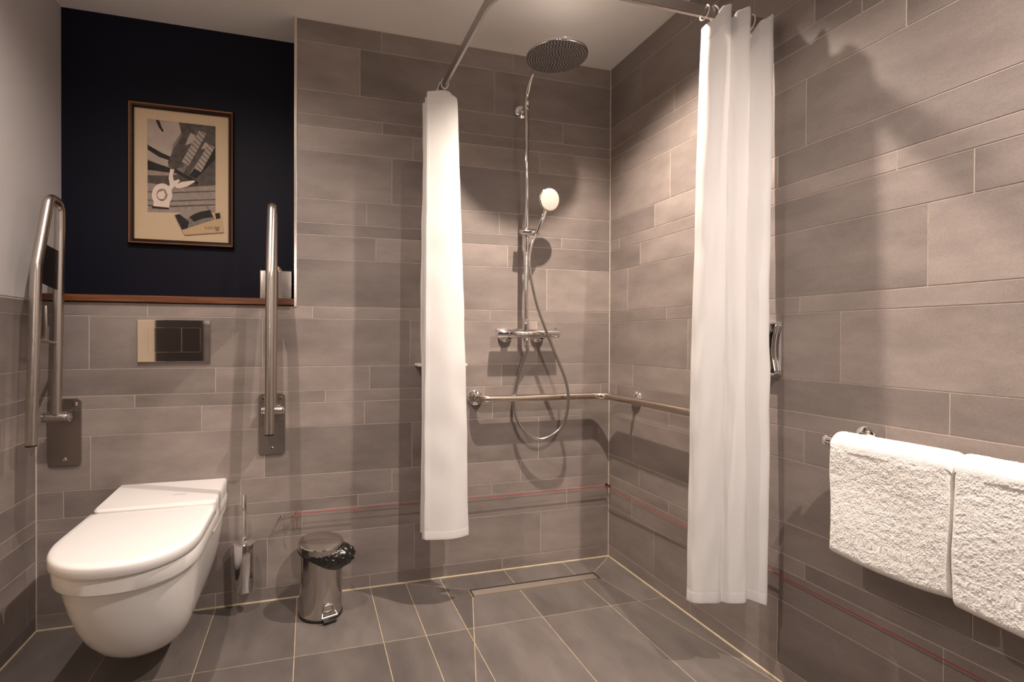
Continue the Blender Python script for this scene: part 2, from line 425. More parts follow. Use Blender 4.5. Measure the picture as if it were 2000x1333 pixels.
# print: pixel outlines read on the plane of the print
def W(u, v):
    p = onY(240+u/4.3, 190+v/4.3, YM); return (p.x, p.z)
def tone(name, c, a=0, s=30): return mat(name, (c, c*.82, c*.70), .8, noise_amt=a, noise_scale=s)
tn = [tone('print_mid', .22, .25, 18), tone('print_pale', .42, .12, 20), tone('print_dark', .022, .2), tone('print_white', .78, .05), tone('print_grey', .085, .4, 40),
      tone('print_rope', .38, .1), tone('print_shade', .11, .2, 40), tone('print_wood_light', .30, .2, 60)]
bm = bmesh.new()
lay = [0]
def L_(pts, mi):
    lay[0] += 1; poly(bm, [W(*p) for p in pts], YM-.0002-lay[0]*.00004, mi)
L_([(205,182),(778,245),(778,975),(208,965)], 0)
L_([(206,185),(470,212),(490,300),(420,400),(395,560),(330,520),(240,430),(208,400)], 1)
L_([(275,190),(305,194),(325,250),(345,285),(330,292),(300,250)], 2)
L_([(208,398),(260,430),(330,470),(400,500),(385,530),(300,500),(208,440)], 2)
L_([(208,440),(300,500),(385,535),(380,585),(290,555),(208,520)], 1)
L_([(208,530),(290,560),(380,590),(420,600),(430,640),(208,610)], 2)
L_([(470,212),(778,246),(778,420),(640,470),(500,340)], 4)
L_([(208,610),(430,640),(778,620),(778,975),(208,965)], 7)
for y in (660, 700, 790, 860, 905): L_([(208,y),(400,y+8),(778,y-6),(778,y+4),(400,y+20),(208,y+9)], 6 if y < 880 else 4)
L_([(208,655),(400,660),(778,600),(778,740),(500,760),(208,720)], 4)
# pulley block cheeks
L_([(560,250),(600,265),(615,340),(560,450),(480,590),(440,610),(385,580),(378,545),(430,430),(500,320)], 4)
L_([(570,300),(605,320),(608,350),(575,388),(525,405),(540,360)], 1)
L_([(600,250),(720,262),(650,360),(560,500),(505,590),(480,600),(540,460),(612,345)], 6)
L_([(680,350),(715,365),(718,410),(640,520),(560,640),(510,640),(560,540),(640,430)], 4)
L_([(690,380),(716,392),(700,430),(655,440)], 1)
L_([(720,400),(778,420),(778,520),(700,640),(620,690),(560,660),(640,540)], 2)
L_([(778,520),(778,600),(720,660),(640,720),(600,700),(690,610)], 4)
L_([(440,600),(510,640),(600,690),(640,720),(620,740),(560,700),(430,630)], 2)
# ropes with twist
def rope(a, b, wd, n):
    a = Vector((*a, 0)); b = Vector((*b, 0)); d = b-a; p = Vector((-d.y, d.x, 0)).normalized()*wd
    L_([(a+p)[:2], (b+p)[:2], (b-p)[:2], (a-p)[:2]], 5)
    for k in range(n):
        c = a+d*((k+.5)/n); e = d/n
        L_([(c+p-e*.15)[:2], (c+p+e*.08)[:2], (c-p+e*.62)[:2], (c-p+e*.40)[:2]], 6)
rope((525, 560), (672, 292), 34, 9); rope((630, 615), (744, 408), 32, 7)
# white shackle
def ringpoly(cx, cy, ro, ri, mi):
    N_ = 28
    for k in range(N_):
        a = 2*PI*k/N_; b = 2*PI*(k+1)/N_
        L_([(cx+ro*math.cos(a), cy+ro*1.12*math.sin(a)), (cx+ro*math.cos(b), cy+ro*1.12*math.sin(b)), (cx+ri*math.cos(b), cy+ri*1.12*math.sin(b)), (cx+ri*math.cos(a), cy+ri*1.12*math.sin(a))], mi)
L_([(400,602),(432,610),(420,660),(430,705),(470,690),(480,705),(440,745),(380,815),(360,800),(395,735),(385,680)], 3)
L_([(440,735),(500,712),(600,700),(606,712),(540,752),(470,768),(440,760)], 3)
ringpoly(330, 822, 86, 46, 3)
L_([(265,870),(395,880),(392,932),(255,920)], 3); L_([(245,915),(390,930),(385,942),(250,932)], 2)
L_([(296,800),(345,785),(360,820),(345,858),(310,858),(290,830)], 3)
finish('photo_print', bm, tn, pic, smooth=0)
bm = bmesh.new(); lay[0] = 0
def L2(pts, mi): lay[0] += 1; poly(bm, [W(*p) for p in pts], YM-.005-lay[0]*.00005, mi)
L2([(435,992),(825,968),(848,1138),(520,1160)], 0)
L2([(435,992),(715,918),(775,1030),(498,1118)], 1)
L2([(470,985),(700,922),(735,985),(640,975),(590,1010),(520,1020)], 3)
L2([(440,995),(478,985),(560,1050),(545,1105),(500,1115)], 2); L2([(560,1010),(600,985),(650,965),(735,950),(760,1010),(680,1020),(600,1050)], 2)
L2([(775,980),(815,975),(822,1020),(785,1028)], 2)
for k in range(9): L2([(690+k*14,1105+(k % 3)*6),(696+k*14,1085+(k % 2)*9),(700+k*14,1088),(695+k*14,1112)], 4)
L2([(775,1100),(800,1090),(815,1110),(800,1130),(780,1125)], 5)
finish('postcard', bm, [mat('card', (.52, .36, .21), .8), tone('card_photo', .20, .3, 120), tone('card_dark', .02, .3), tone('card_sky', .30), tone('card_ink', .10), tone('card_stamp', .22)], pic, smooth=0)

tis = thing('tissue_box', (-.130, 2.30, 1.238), 'chrome tissue box standing on the wooden ledge beside the niche edge', 'tissue box')
bm = bmesh.new(); box(bm, (-.194, 2.25, 1.2375), (-.066, 2.36, 1.357)); finish('box_cover', bm, mat('mirror_steel', (.72, .70, .68), .08, 1, bump=(4, .12, .01)), tis, smooth=0, bevel=.004)
bm = bmesh.new()
fold = [(-.150, 2.30), (-.135, 2.285), (-.122, 2.295), (-.108, 2.29)]
lo = [bm.verts.new((x, y, 1.356)) for x, y in fold]; hi = [bm.verts.new((x*.92-.012, y+.004, z)) for (x, y), z in zip(fold, (1.371, 1.385, 1.379, 1.368))]
for k in range(3): bm.faces.new((lo[k], lo[k+1], hi[k+1], hi[k]))
o = finish('tissue', bm, mat('tissue_paper', (.62, .48, .33), .9), tis); s = o.modifiers.new('s', 'SOLIDIFY'); s.thickness = .0015

# ---------------------------------------------------------------- toilet
XT = -.499
def dshape(yf, hw, yb, nose, n=14, k=2.3, corner=.0):
    """plan outline: straight back, straight sides, rounded nose (superellipse), counter-clockwise"""
    pts = [(XT-hw, yb), ]
    ys = yf+nose
    for i in range(4): pts.append((XT-hw, yb+(ys-yb)*(i+1)/5))
    for i in range(n*2+1):
        a = PI - PI*i/(2*n)
        c, s = math.cos(a), math.sin(a)
        pts.append((XT+hw*abs(c)**(2/k)*(1 if c > 0 else -1), ys-nose*abs(s)**(2/k)))
    for i in range(4): pts.append((XT+hw, ys+(yb-ys)*(i+1)/5))
    pts.append((XT+hw, yb))
    return pts
def loft(bm, secs, cap0=True, cap1=True):
    rs = [[bm.verts.new((x, y, z)) for x, y in pts] for z, pts in secs]
    for A, B_ in zip(rs, rs[1:]):
        for k in range(len(A)):
            k2 = (k+1) % len(A); bm.faces.new((A[k], A[k2], B_[k2], B_[k]))
    if cap0: bm.faces.new(rs[0][::-1])
    if cap1: bm.faces.new(rs[-1])
toi = thing('wall_hung_toilet', (XT, YB, .11), 'white wall-hung toilet with closed lid below the chrome flush plate', 'toilet')
bm = bmesh.new()
bw = YB-.001
secs = []
for z, yf, hw, nose, k in [(.108, 1.800, .060, .10, 2.0), (.113, 1.755, .092, .12, 2.0), (.130, 1.712, .112, .14, 2.0), (.160, 1.668, .129, .16, 2.0), (.205, 1.622, .144, .18, 2.05), (.26, 1.584, .156, .195, 2.1),
                       (.32, 1.552, .165, .21, 2.1), (.37, 1.532, .171, .22, 2.15), (.405, 1.522, .175, .23, 2.2), (.411, 1.518, .177, .23, 2.2), (.414, 1.505, .184, .23, 2.2), (.419, 1.500, .186, .235, 2.2),
                       (.455, 1.498, .187, .235, 2.2), (.460, 1.502, .184, .235, 2.2)]:
    secs.append((z, dshape(yf, hw, bw, nose, k=k)))
loft(bm, secs)
finish('bowl', bm, CERAM, toi, smooth=40)
# raised back block
bm = bmesh.new()
def rrect(hw, y0_, y1_, r, n=5):
    pts = []
    for cx, cy, a0 in ((XT-hw+r, y0_+r, PI), (XT+hw-r, y0_+r, 1.5*PI)):
        for i in range(n+1): a = a0+PI/2*i/n; pts.append((cx+r*math.cos(a), cy+r*math.sin(a)))
    return pts+[(XT+hw, y1_), (XT-hw, y1_)]
rs = []
for z0_, hw, yy, zt in ((.395, .183, 1.945, 0), (.482, .186, 1.943, 0), (.500, .186, 1.943, .010), (.506, .182, 1.950, .011)):
    rs.append([bm.verts.new((x, y, z0_+zt*max(0, (y-1.94)/.27))) for x, y in rrect(hw, yy, bw, .022)])
for A, B_ in zip(rs, rs[1:]):
    for k in range(len(A)): k2 = (k+1) % len(A); bm.faces.new((A[k], A[k2], B_[k2], B_[k]))
bm.faces.new(rs[0][::-1]); bm.faces.new(rs[-1])
blk = finish('back_block', bm, CERAM, toi, smooth=50, bevel=.0025)
bm = bmesh.new()
for k, wd in enumerate((.005, .006, .005, .006, .006, .004, .005)):
    x = XT+.030+k*.0068; box(bm, (x, 2.045, .5095), (x+wd*.8, 2.0490, .5106))
finish('maker_mark', bm, mat('mark_grey', (.18, .16, .15), .5), blk, smooth=0)
bm = bmesh.new()
loft(bm, [(.4605, dshape(1.502, .184, 1.92, .235, k=2.2)), (.470, dshape(1.502, .185, 1.92, .235, k=2.2))])
finish('seat', bm, LIDM, toi, smooth=40)
bm = bmesh.new()
loft(bm, [(.4650, dshape(1.489, .188, 1.934, .235, k=2.2)), (.4665, dshape(1.487, .190, 1.936, .235, k=2.2)), (.490, dshape(1.486, .190, 1.936, .235, k=2.2)), (.4955, dshape(1.489, .188, 1.934, .235, k=2.2)),
          (.4985, dshape(1.496, .183, 1.930, .233, k=2.2)), (.4995, dshape(1.514, .17, 1.913, .215, k=2.2))])
finish('lid', bm, LIDM, toi, smooth=60)
for s in (-1, 1):
    bm = bmesh.new(); cyl(bm, (XT+s*.10-.02, 1.936, .480), (XT+s*.10+.02, 1.936, .480), .006, 16); finish('lid_hinge', bm, WPL, toi)

# flush plate
fp = thing('flush_plate', (XT, YB, 1.064), 'chrome dual flush plate on the tiles above the toilet', 'flush plate')
bm = bmesh.new(); box(bm, (-.626, YB-.011, .983), (-.372, YB-.0005, 1.145)); finish('plate', bm, CHROME, fp, smooth=0, bevel=.0015)
for a, b in ((-.590, -.4735), (-.4715, -.407)):
    bm = bmesh.new()
    vs = [bm.verts.new(p) for p in ((a, YB-.0113, 1.020), (b, YB-.0113, 1.020), (b, YB-.0113, 1.115), (a, YB-.0113, 1.115), (a, YB-.0150, 1.020), (b, YB-.0150, 1.020), (b, YB-.0162, 1.115), (a, YB-.0162, 1.115))]
    for q in ((4,5,6,7),(0,1,5,4),(1,2,6,5),(2,3,7,6),(3,0,4,7)): bm.faces.new([vs[i] for i in q])
    finish('flush_button', bm, CHROME, fp, smooth=0, bevel=.0008)

# ---------------------------------------------------------------- folding support rails
def support_rail(xp, px0, px1, label, holder, zt):
    """xp: plane of the folded-up loop; px0..px1: mounting plate"""
    t = thing('folding_grab_rail', ((px0+px1)/2, YB, .6), label, 'grab rail', 'stainless folding support rails beside the toilet')
    bm = bmesh.new(); pts = []
    for cx, cz, a0 in ((px1-.014, .836, 0), (px0+.014, .836, PI/2), (px0+.014, .616, PI), (px1-.014, .616, 1.5*PI)):
        for i in range(6): a = a0+PI/2*i/5; pts.append((cx+.014*math.cos(a), cz+.014*math.sin(a)))
    lo = [bm.verts.new((x, YB-.0005, z)) for x, z in pts]; hi = [bm.verts.new((x, YB-.007, z)) for x, z in pts]
    for k in range(len(lo)): k2 = (k+1) % len(lo); bm.faces.new((lo[k], lo[k2], hi[k2], hi[k]))
    bm.faces.new(hi)
    finish('mounting_plate', bm, STEELP, t, smooth=0, bevel=.001)
    for x, z in ((px0+.018, .834-.004), (px1-.018, .834-.004), ((px0+px1)/2, .625)):
        bm = bmesh.new(); lathe(bm, (x, YB-.007, z), [(.0085, 0), (.0085, .0025), (.006, .005), (0, .0055)], 24, (0, -1, 0)); finish('screw', bm, POLISH, t)
    yh, zh = 2.140, .790
    bm = bmesh.new(); cyl(bm, (xp-.036, yh, zh), (xp+.036, yh, zh), .0165, 36, .002)
    piv = finish('hinge_barrel', bm, STEEL, t)
    bm = bmesh.new(); cyl(bm, (xp-.041, yh, zh), (xp-.0365, yh, zh), .0165, 36, .001); finish('hinge_cap', bm, POLISH, piv)
    bm = bmesh.new(); cyl(bm, (xp+.0365, yh, zh), (xp+.043, yh, zh), .0165, 36, .001); cap = finish('hinge_cap', bm, POLISH, piv)
    bm = bmesh.new(); cyl(bm, (xp+.0428, yh, zh), (xp+.0475, yh, zh), .007, 6); finish('hinge_bolt', bm, POLISH, t)
    bm = bmesh.new(); box(bm, (xp-.030, yh+.005, zh-.020), (xp+.030, YB-.0065, zh+.020)); finish('hinge_bracket', bm, STEELP, t, smooth=0, bevel=.003)
    pts = fillet([(xp, yh, zh+.012), (xp, 2.172, 1.46), (xp, 2.172, zt), (xp, 2.092, zt), (xp, 2.005, 1.31), (xp, 1.970, 0.727)], [.05, .034, .034, .10], 10)
    bm = bmesh.new(); tube(bm, pts, .0165, 28); finish('tube', bm, STEEL, t, smooth=50)
    bm = bmesh.new(); cyl(bm, (xp, 1.970, .7225), (xp, 1.970, .7272), .0160, 28); finish('end_plug', bm, BPL, t)
    # gusset between the two legs
    bm = bmesh.new(); q = [(2.012, 1.265), (2.158, 1.245), (2.158, 1.385), (2.026, 1.395)]
    a_ = [bm.verts.new((xp-.004, y, z)) for y, z in q]; b_ = [bm.verts.new((xp+.004, y, z)) for y, z in q]
    for k in range(4): k2 = (k+1) % 4; bm.faces.new((a_[k], a_[k2], b_[k2], b_[k]))
    bm.faces.new(a_[::-1]); bm.faces.new(b_); finish('gusset_plate', bm, mat('dark_steel', (.11, .10, .095), .4, 1), t, smooth=0)
    if holder:
        bm = bmesh.new(); cyl(bm, (xp, 2.005, 1.070), (xp, 2.14, 1.055), .0055, 16); h = finish('paper_holder_bar', bm, STEEL, t)
        bm = bmesh.new(); cyl(bm, (xp, 2.068, 1.065), (xp, 2.068, 1.185), .005, 16, .001); finish('paper_holder_pin', bm, STEEL, h)
    return t
support_rail(-.863, -.915, -.811, 'stainless folding grab rail raised upright at the left wall, with paper pin', True, 1.560)
support_rail(-.137, -.195, -.093, 'stainless folding grab rail raised upright to the right of the toilet', False, 1.588)

# ---------------------------------------------------------------- toilet brush and bin
br = thing('toilet_brush', (-.240, YB, .085), 'chrome toilet brush in wall holder between the toilet and bin', 'toilet brush')
c = (-.240, 2.150, .088)
bm = bmesh.new(); lathe(bm, c, [(0, 0), (.036, 0), (.038, .003), (.0405, .185), (.0395, .187), (0, .187)], 48); finish('holder', bm, CHROME, br, smooth=50)
bm = bmesh.new(); lathe(bm, c, [(.0425, .186), (.0435, .188), (.0425, .1905), (.010, .196), (.009, .199), (0, .199)], 48); finish('holder_lid', bm, CHROME, br, smooth=30)
bm = bmesh.new(); cyl(bm, (c[0], c[1], .285), (c[0], c[1], .462), .0068, 24, .0015); lathe(bm, (c[0], c[1], .284), [(.010, 0), (.0095, .01), (.0068, .014)], 24); finish('handle', bm, CHROME, br)
bm = bmesh.new(); box(bm, (c[0]-.018, 2.185, .15), (c[0]+.018, YB-.0005, .24)); finish('wall_bracket', bm, CHROME, br, smooth=0, bevel=.002)

BX, BY = .047, 2.066
bn = thing('pedal_bin', (BX, BY, 0), 'small round stainless pedal bin standing on the floor with black liner', 'bin')
bm = bmesh.new(); lathe(bm, (BX, BY, 0), [(.081, .009), (.081, .012), (.0805, .30*.855), (.079, .257), (.079, .2575)], 64); finish('body', bm, POLISH, bn, smooth=40)
bm = bmesh.new(); lathe(bm, (BX, BY, 0), [(0, .0006), (.080, .0006), (.0835, .003), (.0835, .009), (.081, .012), (0, .012)], 64); finish('base_ring', bm, BPL, bn)
lt = Vector((.03, -.06, 1)).normalized()
bm = bmesh.new(); lathe(bm, (BX, BY, .2585), [(.0845, -.001), (.0865, 0), (.0865, .021), (.0845, .0245), (.082, .0255), (.040, .0285), (0, .029)], 72, lt); finish('lid', bm, POLISH, bn, smooth=25)
# pedal towards the front right
d = Vector((.32, -.95, 0)).normalized(); sd = Vector((-d.y, d.x, 0))
P0 = Vector((BX, BY, 0))+d*.082
bm = bmesh.new()
pl = [P0+d*.016-sd*.030+Vector((0, 0, .028)), P0+d*.003-sd*.024+Vector((0, 0, .040)), P0+d*.003-sd*.016+Vector((0, 0, .066)), P0+d*.003+sd*.016+Vector((0, 0, .066)), P0+d*.003+sd*.024+Vector((0, 0, .040)), P0+d*.016+sd*.030+Vector((0, 0, .028))]
tube(bm, fillet(pl, .005, 4), .0022, 10); tube(bm, [pl[0], pl[-1]], .0035, 12)
ped = finish('pedal_frame', bm, mat('pedal_wire', (.85, .80, .74), .2, 1), bn)
bm = bmesh.new()
q = [P0-d*.01-sd*.022+Vector((0, 0, .010)), P0+d*.020-sd*.026+Vector((0, 0, .004)), P0+d*.020+sd*.026+Vector((0, 0, .004)), P0-d*.01+sd*.022+Vector((0, 0, .010))]
a_ = [bm.verts.new(p) for p in q]; b_ = [bm.verts.new(p+Vector((0, 0, .009))) for p in q]
for k in range(4): k2 = (k+1) % 4; bm.faces.new((a_[k], a_[k2], b_[k2], b_[k]))
bm.faces.new(a_[::-1]); bm.faces.new(b_); finish('pedal', bm, BPL, bn, smooth=0, bevel=.002)
# bin liner: crumpled skirt that bulges to the right
bm = bmesh.new(); NB, MB_ = 160, 26
adir = math.atan2(-.30, 1.0)
rows_ = []
for j in range(MB_+1):
    v = j/MB_; ring = []
    for i in range(NB):
        a = 2*PI*i/NB; da = (a-adir+PI) % (2*PI)-PI
        bulge = math.exp(-(da/.50)**2); wide = math.exp(-((da+.45)/1.15)**2)
        depth = .012+.056*wide+.020*bulge
        z = .2605+.012*bulge-v*depth*1.05
        prof_ = math.sin(PI*min(1, v*1.0))**.7 if v < 1 else 0
        r = .0815+(.006+.006*wide+.040*bulge)*prof_
        p = Vector((math.cos(a)*9, math.sin(a)*9, v*3.0))
        nz = noise.noise(p*1.3)*.5+abs(noise.noise(p*2.9))*.7-.2
        r += nz*(.004+.011*bulge+.004*wide)*prof_; z += noise.noise(p*2.1+Vector((5, 5, 5)))*(.003+.006*bulge)*prof_
        ring.append(bm.verts.new((BX+r*math.cos(a), BY+r*math.sin(a), z)))
    rows_.append(ring)
for A, B_ in zip(rows_, rows_[1:]):
    for k in range(NB): k2 = (k+1) % NB; bm.faces.new((A[k], A[k2], B_[k2], B_[k]))
finish('bin_liner', bm, BAG, bn, smooth=180)

# ---------------------------------------------------------------- shower column
X0, Y0 = .947, 2.142
sh = thing('shower_column', (X0, YB, 1.1), 'chrome shower column with thermostatic bar, riser and hand shower on the back wall', 'shower')
HX, HY, HZ = .944, 1.845, 2.196
bm = bmesh.new(); cyl(bm, (.807, 2.150, 1.100), (1.113, 2.150, 1.100), .0215, 40, .002)
vb = finish('valve_bar', bm, CHROME, sh)
for x in (.862, 1.062):
    bm = bmesh.new(); cyl(bm, (x-.0018, 2.150, 1.100), (x+.0018, 2.150, 1.100), .0222, 40); finish('valve_ring', bm, POLISH, vb)
bm = bmesh.new(); cyl(bm, (1.100, 2.150, 1.118), (1.100, 2.150, 1.131), .007, 16, .001); finish('safety_stop', bm, CHROME, vb)
for x in (.872, 1.032):
    bm = bmesh.new(); lathe(bm, (x, YB-.0005, 1.090), [(.033, 0), (.033, .008), (.029, .014), (.016, .020), (.016, .06)], 40, (0, -1, 0)); finish('wall_rose', bm, CHROME, sh, smooth=40)
bm = bmesh.new()
pts = fillet([(X0, Y0, 1.118), (X0, Y0, 2.252), (HX, HY, 2.262)], .115, 16); tube(bm, pts, .0105, 24)
tube(bm, fillet([(HX, HY+.012, 2.2615), (HX, HY, 2.2615), (HX, HY, 2.225)], .010, 6), .0105, 20)
finish('riser_pipe', bm, CHROME, sh, smooth=60)
bm = bmesh.new(); cyl(bm, (X0, Y0, 1.112), (X0, Y0, 1.165), .0125, 24, .001); finish('riser_sleeve', bm, CHROME, sh)
bm = bmesh.new(); lathe(bm, (X0, YB-.0005, 2.130), [(.030, 0), (.030, .006), (.026, .010), (.009, .012), (.008, .07)], 40, (0, -1, 0)); cyl(bm, (X0, Y0, 2.112), (X0, Y0, 2.148), .0135, 24, .002); finish('riser_bracket', bm, CHROME, sh, smooth=40)
# rain head
ht = Vector((0.0, -.0, 1)).normalized()
bm = bmesh.new(); lathe(bm, (HX, HY, HZ), [(0, .014), (.115, .013), (.1195, .010), (.1205, .002), (.1195, -.001), (.1185, -.002)], 96); lathe(bm, (HX, HY, HZ), [(.022, .013), (.020, .024), (.014, .034), (0, .036)], 32)
rh = finish('rain_head', bm, CHROME, sh, smooth=40)
bm = bmesh.new(); lathe(bm, (HX, HY, HZ), [(0, -.0005), (.1190, -.0005), (.1185, -.0025), (0, -.0025)], 96); finish('spray_plate', bm, RUB, rh, smooth=0)
bm = bmesh.new()
for k in range(1, 12):
    n = max(1, int(k*6.2*.86))
    for i in range(n):
        a = 2*PI*i/n+k*.31; r = k*.0101; lathe(bm, (HX+r*math.cos(a), HY+r*math.sin(a), HZ-.0025), [(.0022, 0), (.0015, -.0035), (0, -.0038)], 8)
o = finish('spray_nozzles', bm, NOZ, rh); o['kind'] = 'stuff'
# slider and hand shower
SZ = 1.556
bm = bmesh.new(); cyl(bm, (.916, 2.122, SZ), (.998, 2.112, SZ), .0145, 32, .002); cyl(bm, (X0, Y0, SZ-.020), (X0, Y0, SZ+.020), .0155, 28, .002); cyl(bm, (X0-.03, Y0+.002, SZ+.006), (X0-.012, Y0, SZ+.006), .010, 20, .001)
finish('slider', bm, CHROME, sh)
hs = thing('hand_shower', (.99, 2.10, SZ), 'round chrome hand shower held in the slider on the riser', 'hand shower')
hb = Vector((.978, 2.100, SZ-.010)); hc = onY(1073, 390, 2.062); hn = Vector((.14, -.985, -.10)).normalized()
bm = bmesh.new(); hd = (hc-hb); tp = hb+hd*.70
tube(bm, [hb, hb+hd*.12, hb+hd*.14, hb+hd*.5, tp+Vector((0, .004, 0)), hb+hd*.86+Vector((0, .012, 0))], [.0095, .0100, .0115, .0112, .0105, .009], 24); finish('handle', bm, CHROME, hs, smooth=50)
bm = bmesh.new(); lathe(bm, hc, [(0, -.026), (.020, -.024), (.040, -.016), (.0505, -.006), (.052, .000), (.0505, .003), (.0485, .004)], 56, hn); finish('head_shell', bm, CHROME, hs, smooth=40)
bm = bmesh.new(); lathe(bm, hc, [(.0485, .002), (.0480, .005), (.044, .0062), (0, .0066)], 56, hn); finish('spray_face', bm, GLASSF, hs, smooth=40)
# hose
def P3(u, v, Y): p = onY(u, v, Y); return (p.x, p.y, p.z)
hose = [(hb.x, hb.y, hb.z), P3(1038, 480, 2.105), P3(1034, 520, 2.108), P3(1047, 590, 2.108), P3(1066, 645, 2.106), P3(1088, 700, 2.106), P3(1105, 745, 2.104), P3(1110, 785, 2.106), P3(1098, 832, 2.12),
        P3(1060, 858, 2.140), P3(1024, 842, 2.160), P3(1005, 805, 2.183), P3(1006, 765, 2.188), P3(1018, 716, 2.180), P3(1029, 685, 2.160)]
vx = P3(1029, 665, 2.150)[0]; hose += [(vx, 2.150, 1.060)]
bm = bmesh.new(); tube(bm, smooth_path(hose, 10), .0068, 14)
HOSEM = mat('hose_metal', (.60, .57, .55), .22, 1)
tag(finish('shower_hose', bm, HOSEM, smooth=60), 'flexible metal shower hose looping down below the thermostatic valve', 'hose')
bm = bmesh.new(); cyl(bm, (vx, 2.150, 1.048), (vx, 2.150, 1.082), .0095, 20, .001); finish('hose_nut', bm, CHROME, sh)

# ---------------------------------------------------------------- L-shaped grab bar
ZB = .806
gb = thing('shower_grab_bar', (1.3, YB, ZB), 'polished horizontal grab bar turning the corner of the shower walls', 'grab bar')
bm = bmesh.new(); pts = fillet([(.728, YB-.004, ZB), (.728, 2.150, ZB), (1.362, 2.150, ZB), (1.362, 1.42, ZB), (XR-.004, 1.42, ZB)], [.045, .075, .045], 10)
tube(bm, pts, .0160, 28); finish('bar_tube', bm, mat('bar_steel', (.66, .58, .50), .17, 1), gb, smooth=60)
for x in (1.200, 1.262):
    bm = bmesh.new(); cyl(bm, (x-.0015, 2.150, ZB), (x+.0015, 2.150, ZB), .0166, 28); finish('joint_ring', bm, CHROME, gb)
for c_, ax in (((.728, YB-.0005, ZB), (0, -1, 0)), ((XR-.0005, 1.42, ZB), (-1, 0, 0)), ((XR-.0005, 1.99, ZB), (-1, 0, 0))):
    bm = bmesh.new(); lathe(bm, c_, [(.036, 0), (.0355, .005), (.030, .011), (.019, .015)] + ([(.009, .018), (.008, .052)] if c_[1] == 1.99 else [(.017, .017)]), 40, ax); finish('wall_flange', bm, CHROME, gb, smooth=40)

# soap shelf behind the left curtain
ss = thing('soap_shelf', (.56, YB, .955), 'small white soap shelf on the back wall behind the left curtain', 'soap shelf')
bm = bmesh.new(); box(bm, (.447, 2.122, .956), (.664, YB-.0005, .967)); finish('shelf_plate', bm, WPL, ss, smooth=0, bevel=.003)
bm = bmesh.new(); box(bm, (.47, 2.13, .938), (.654, YB-.0005, .9555)); finish('shelf_bracket', bm, POLISH, ss, smooth=0, bevel=.003)

# ---------------------------------------------------------------- floor drain
dn = thing('linear_shower_drain', (.96, 2.05, 0), 'long narrow steel channel drain in the shower floor', 'drain')
bm = bmesh.new()
for a, b in (((DX0, DY0, -.001), (DX1, DY0+.003, .0012)), ((DX0, DY1-.003, -.001), (DX1, DY1, .0012)), ((DX0, DY0, -.001), (DX0+.003, DY1, .0012)), ((DX1-.003, DY0, -.001), (DX1, DY1, .0012))): box(bm, a, b)
finish('drain_frame', bm, mat('drain_edge', (.85, .78, .66), .3, 1), dn, smooth=0)
bm = bmesh.new(); box(bm, (DX0+.003, DY0+.003, -.001), (DX1-.003, DY1-.003, -.0001)); finish('drain_gap', bm, DARK, dn, smooth=0)
bm = bmesh.new(); box(bm, (DX0+.009, DY0+.005, 0), (DX1-.012, DY1-.014, .0014)); finish('drain_cover', bm, DRAIN, dn, smooth=0)

# ---------------------------------------------------------------- curtain rail, curtains, rings
RZ, RX, RY = 2.100, .522, 1.325
path = fillet([(RX, YB-.001, RZ), (RX, RY, RZ), (XR-.001, RY, RZ)], .17, 20)
rl = thing('curtain_rail', (RX, YB, RZ), 'grey metal shower curtain rail bent around the shower corner', 'curtain rail')
def sweep_rect(bm, path, w_, h0, h1):
    rr = []
    for i, p in enumerate(path):
        t = (path[min(i+1, len(path)-1)]-path[max(i-1, 0)]).normalized(); n = Vector((-t.y, t.x, 0))
        rr.append([bm.verts.new(p+n*s*w_/2+Vector((0, 0, h))) for s, h in ((-1, h0), (1, h0), (1, h1), (-1, h1))])
    for A, B_ in zip(rr, rr[1:]):
        for k in range(4): bm.faces.new((A[k], A[(k+1) % 4], B_[(k+1) % 4], B_[k]))
    bm.faces.new(rr[0][::-1]); bm.faces.new(rr[-1])
bm = bmesh.new(); sweep_rect(bm, path, .010, -.0135, .0185); finish('rail_bar', bm, RAILM, rl, smooth=30)
bm = bmesh.new(); sweep_rect(bm, path, .0045, -.0145, -.0128); finish('rail_slot', bm, DARK, rl, smooth=30)
bm = bmesh.new(); sweep_rect(bm, path, .0095, -.0165, -.0143); finish('rail_lip', bm, RAILM, rl, smooth=30)
for a, b in (((RX-.016, YB-.012, RZ-.03), (RX+.016, YB-.0005, RZ+.03)), ((XR-.008, RY-.008, RZ-.02), (XR-.0005, RY+.010, RZ+.022))):
    bm = bmesh.new(); box(bm, a, b); finish('end_bracket', bm, RAILM, rl, smooth=0, bevel=.003)

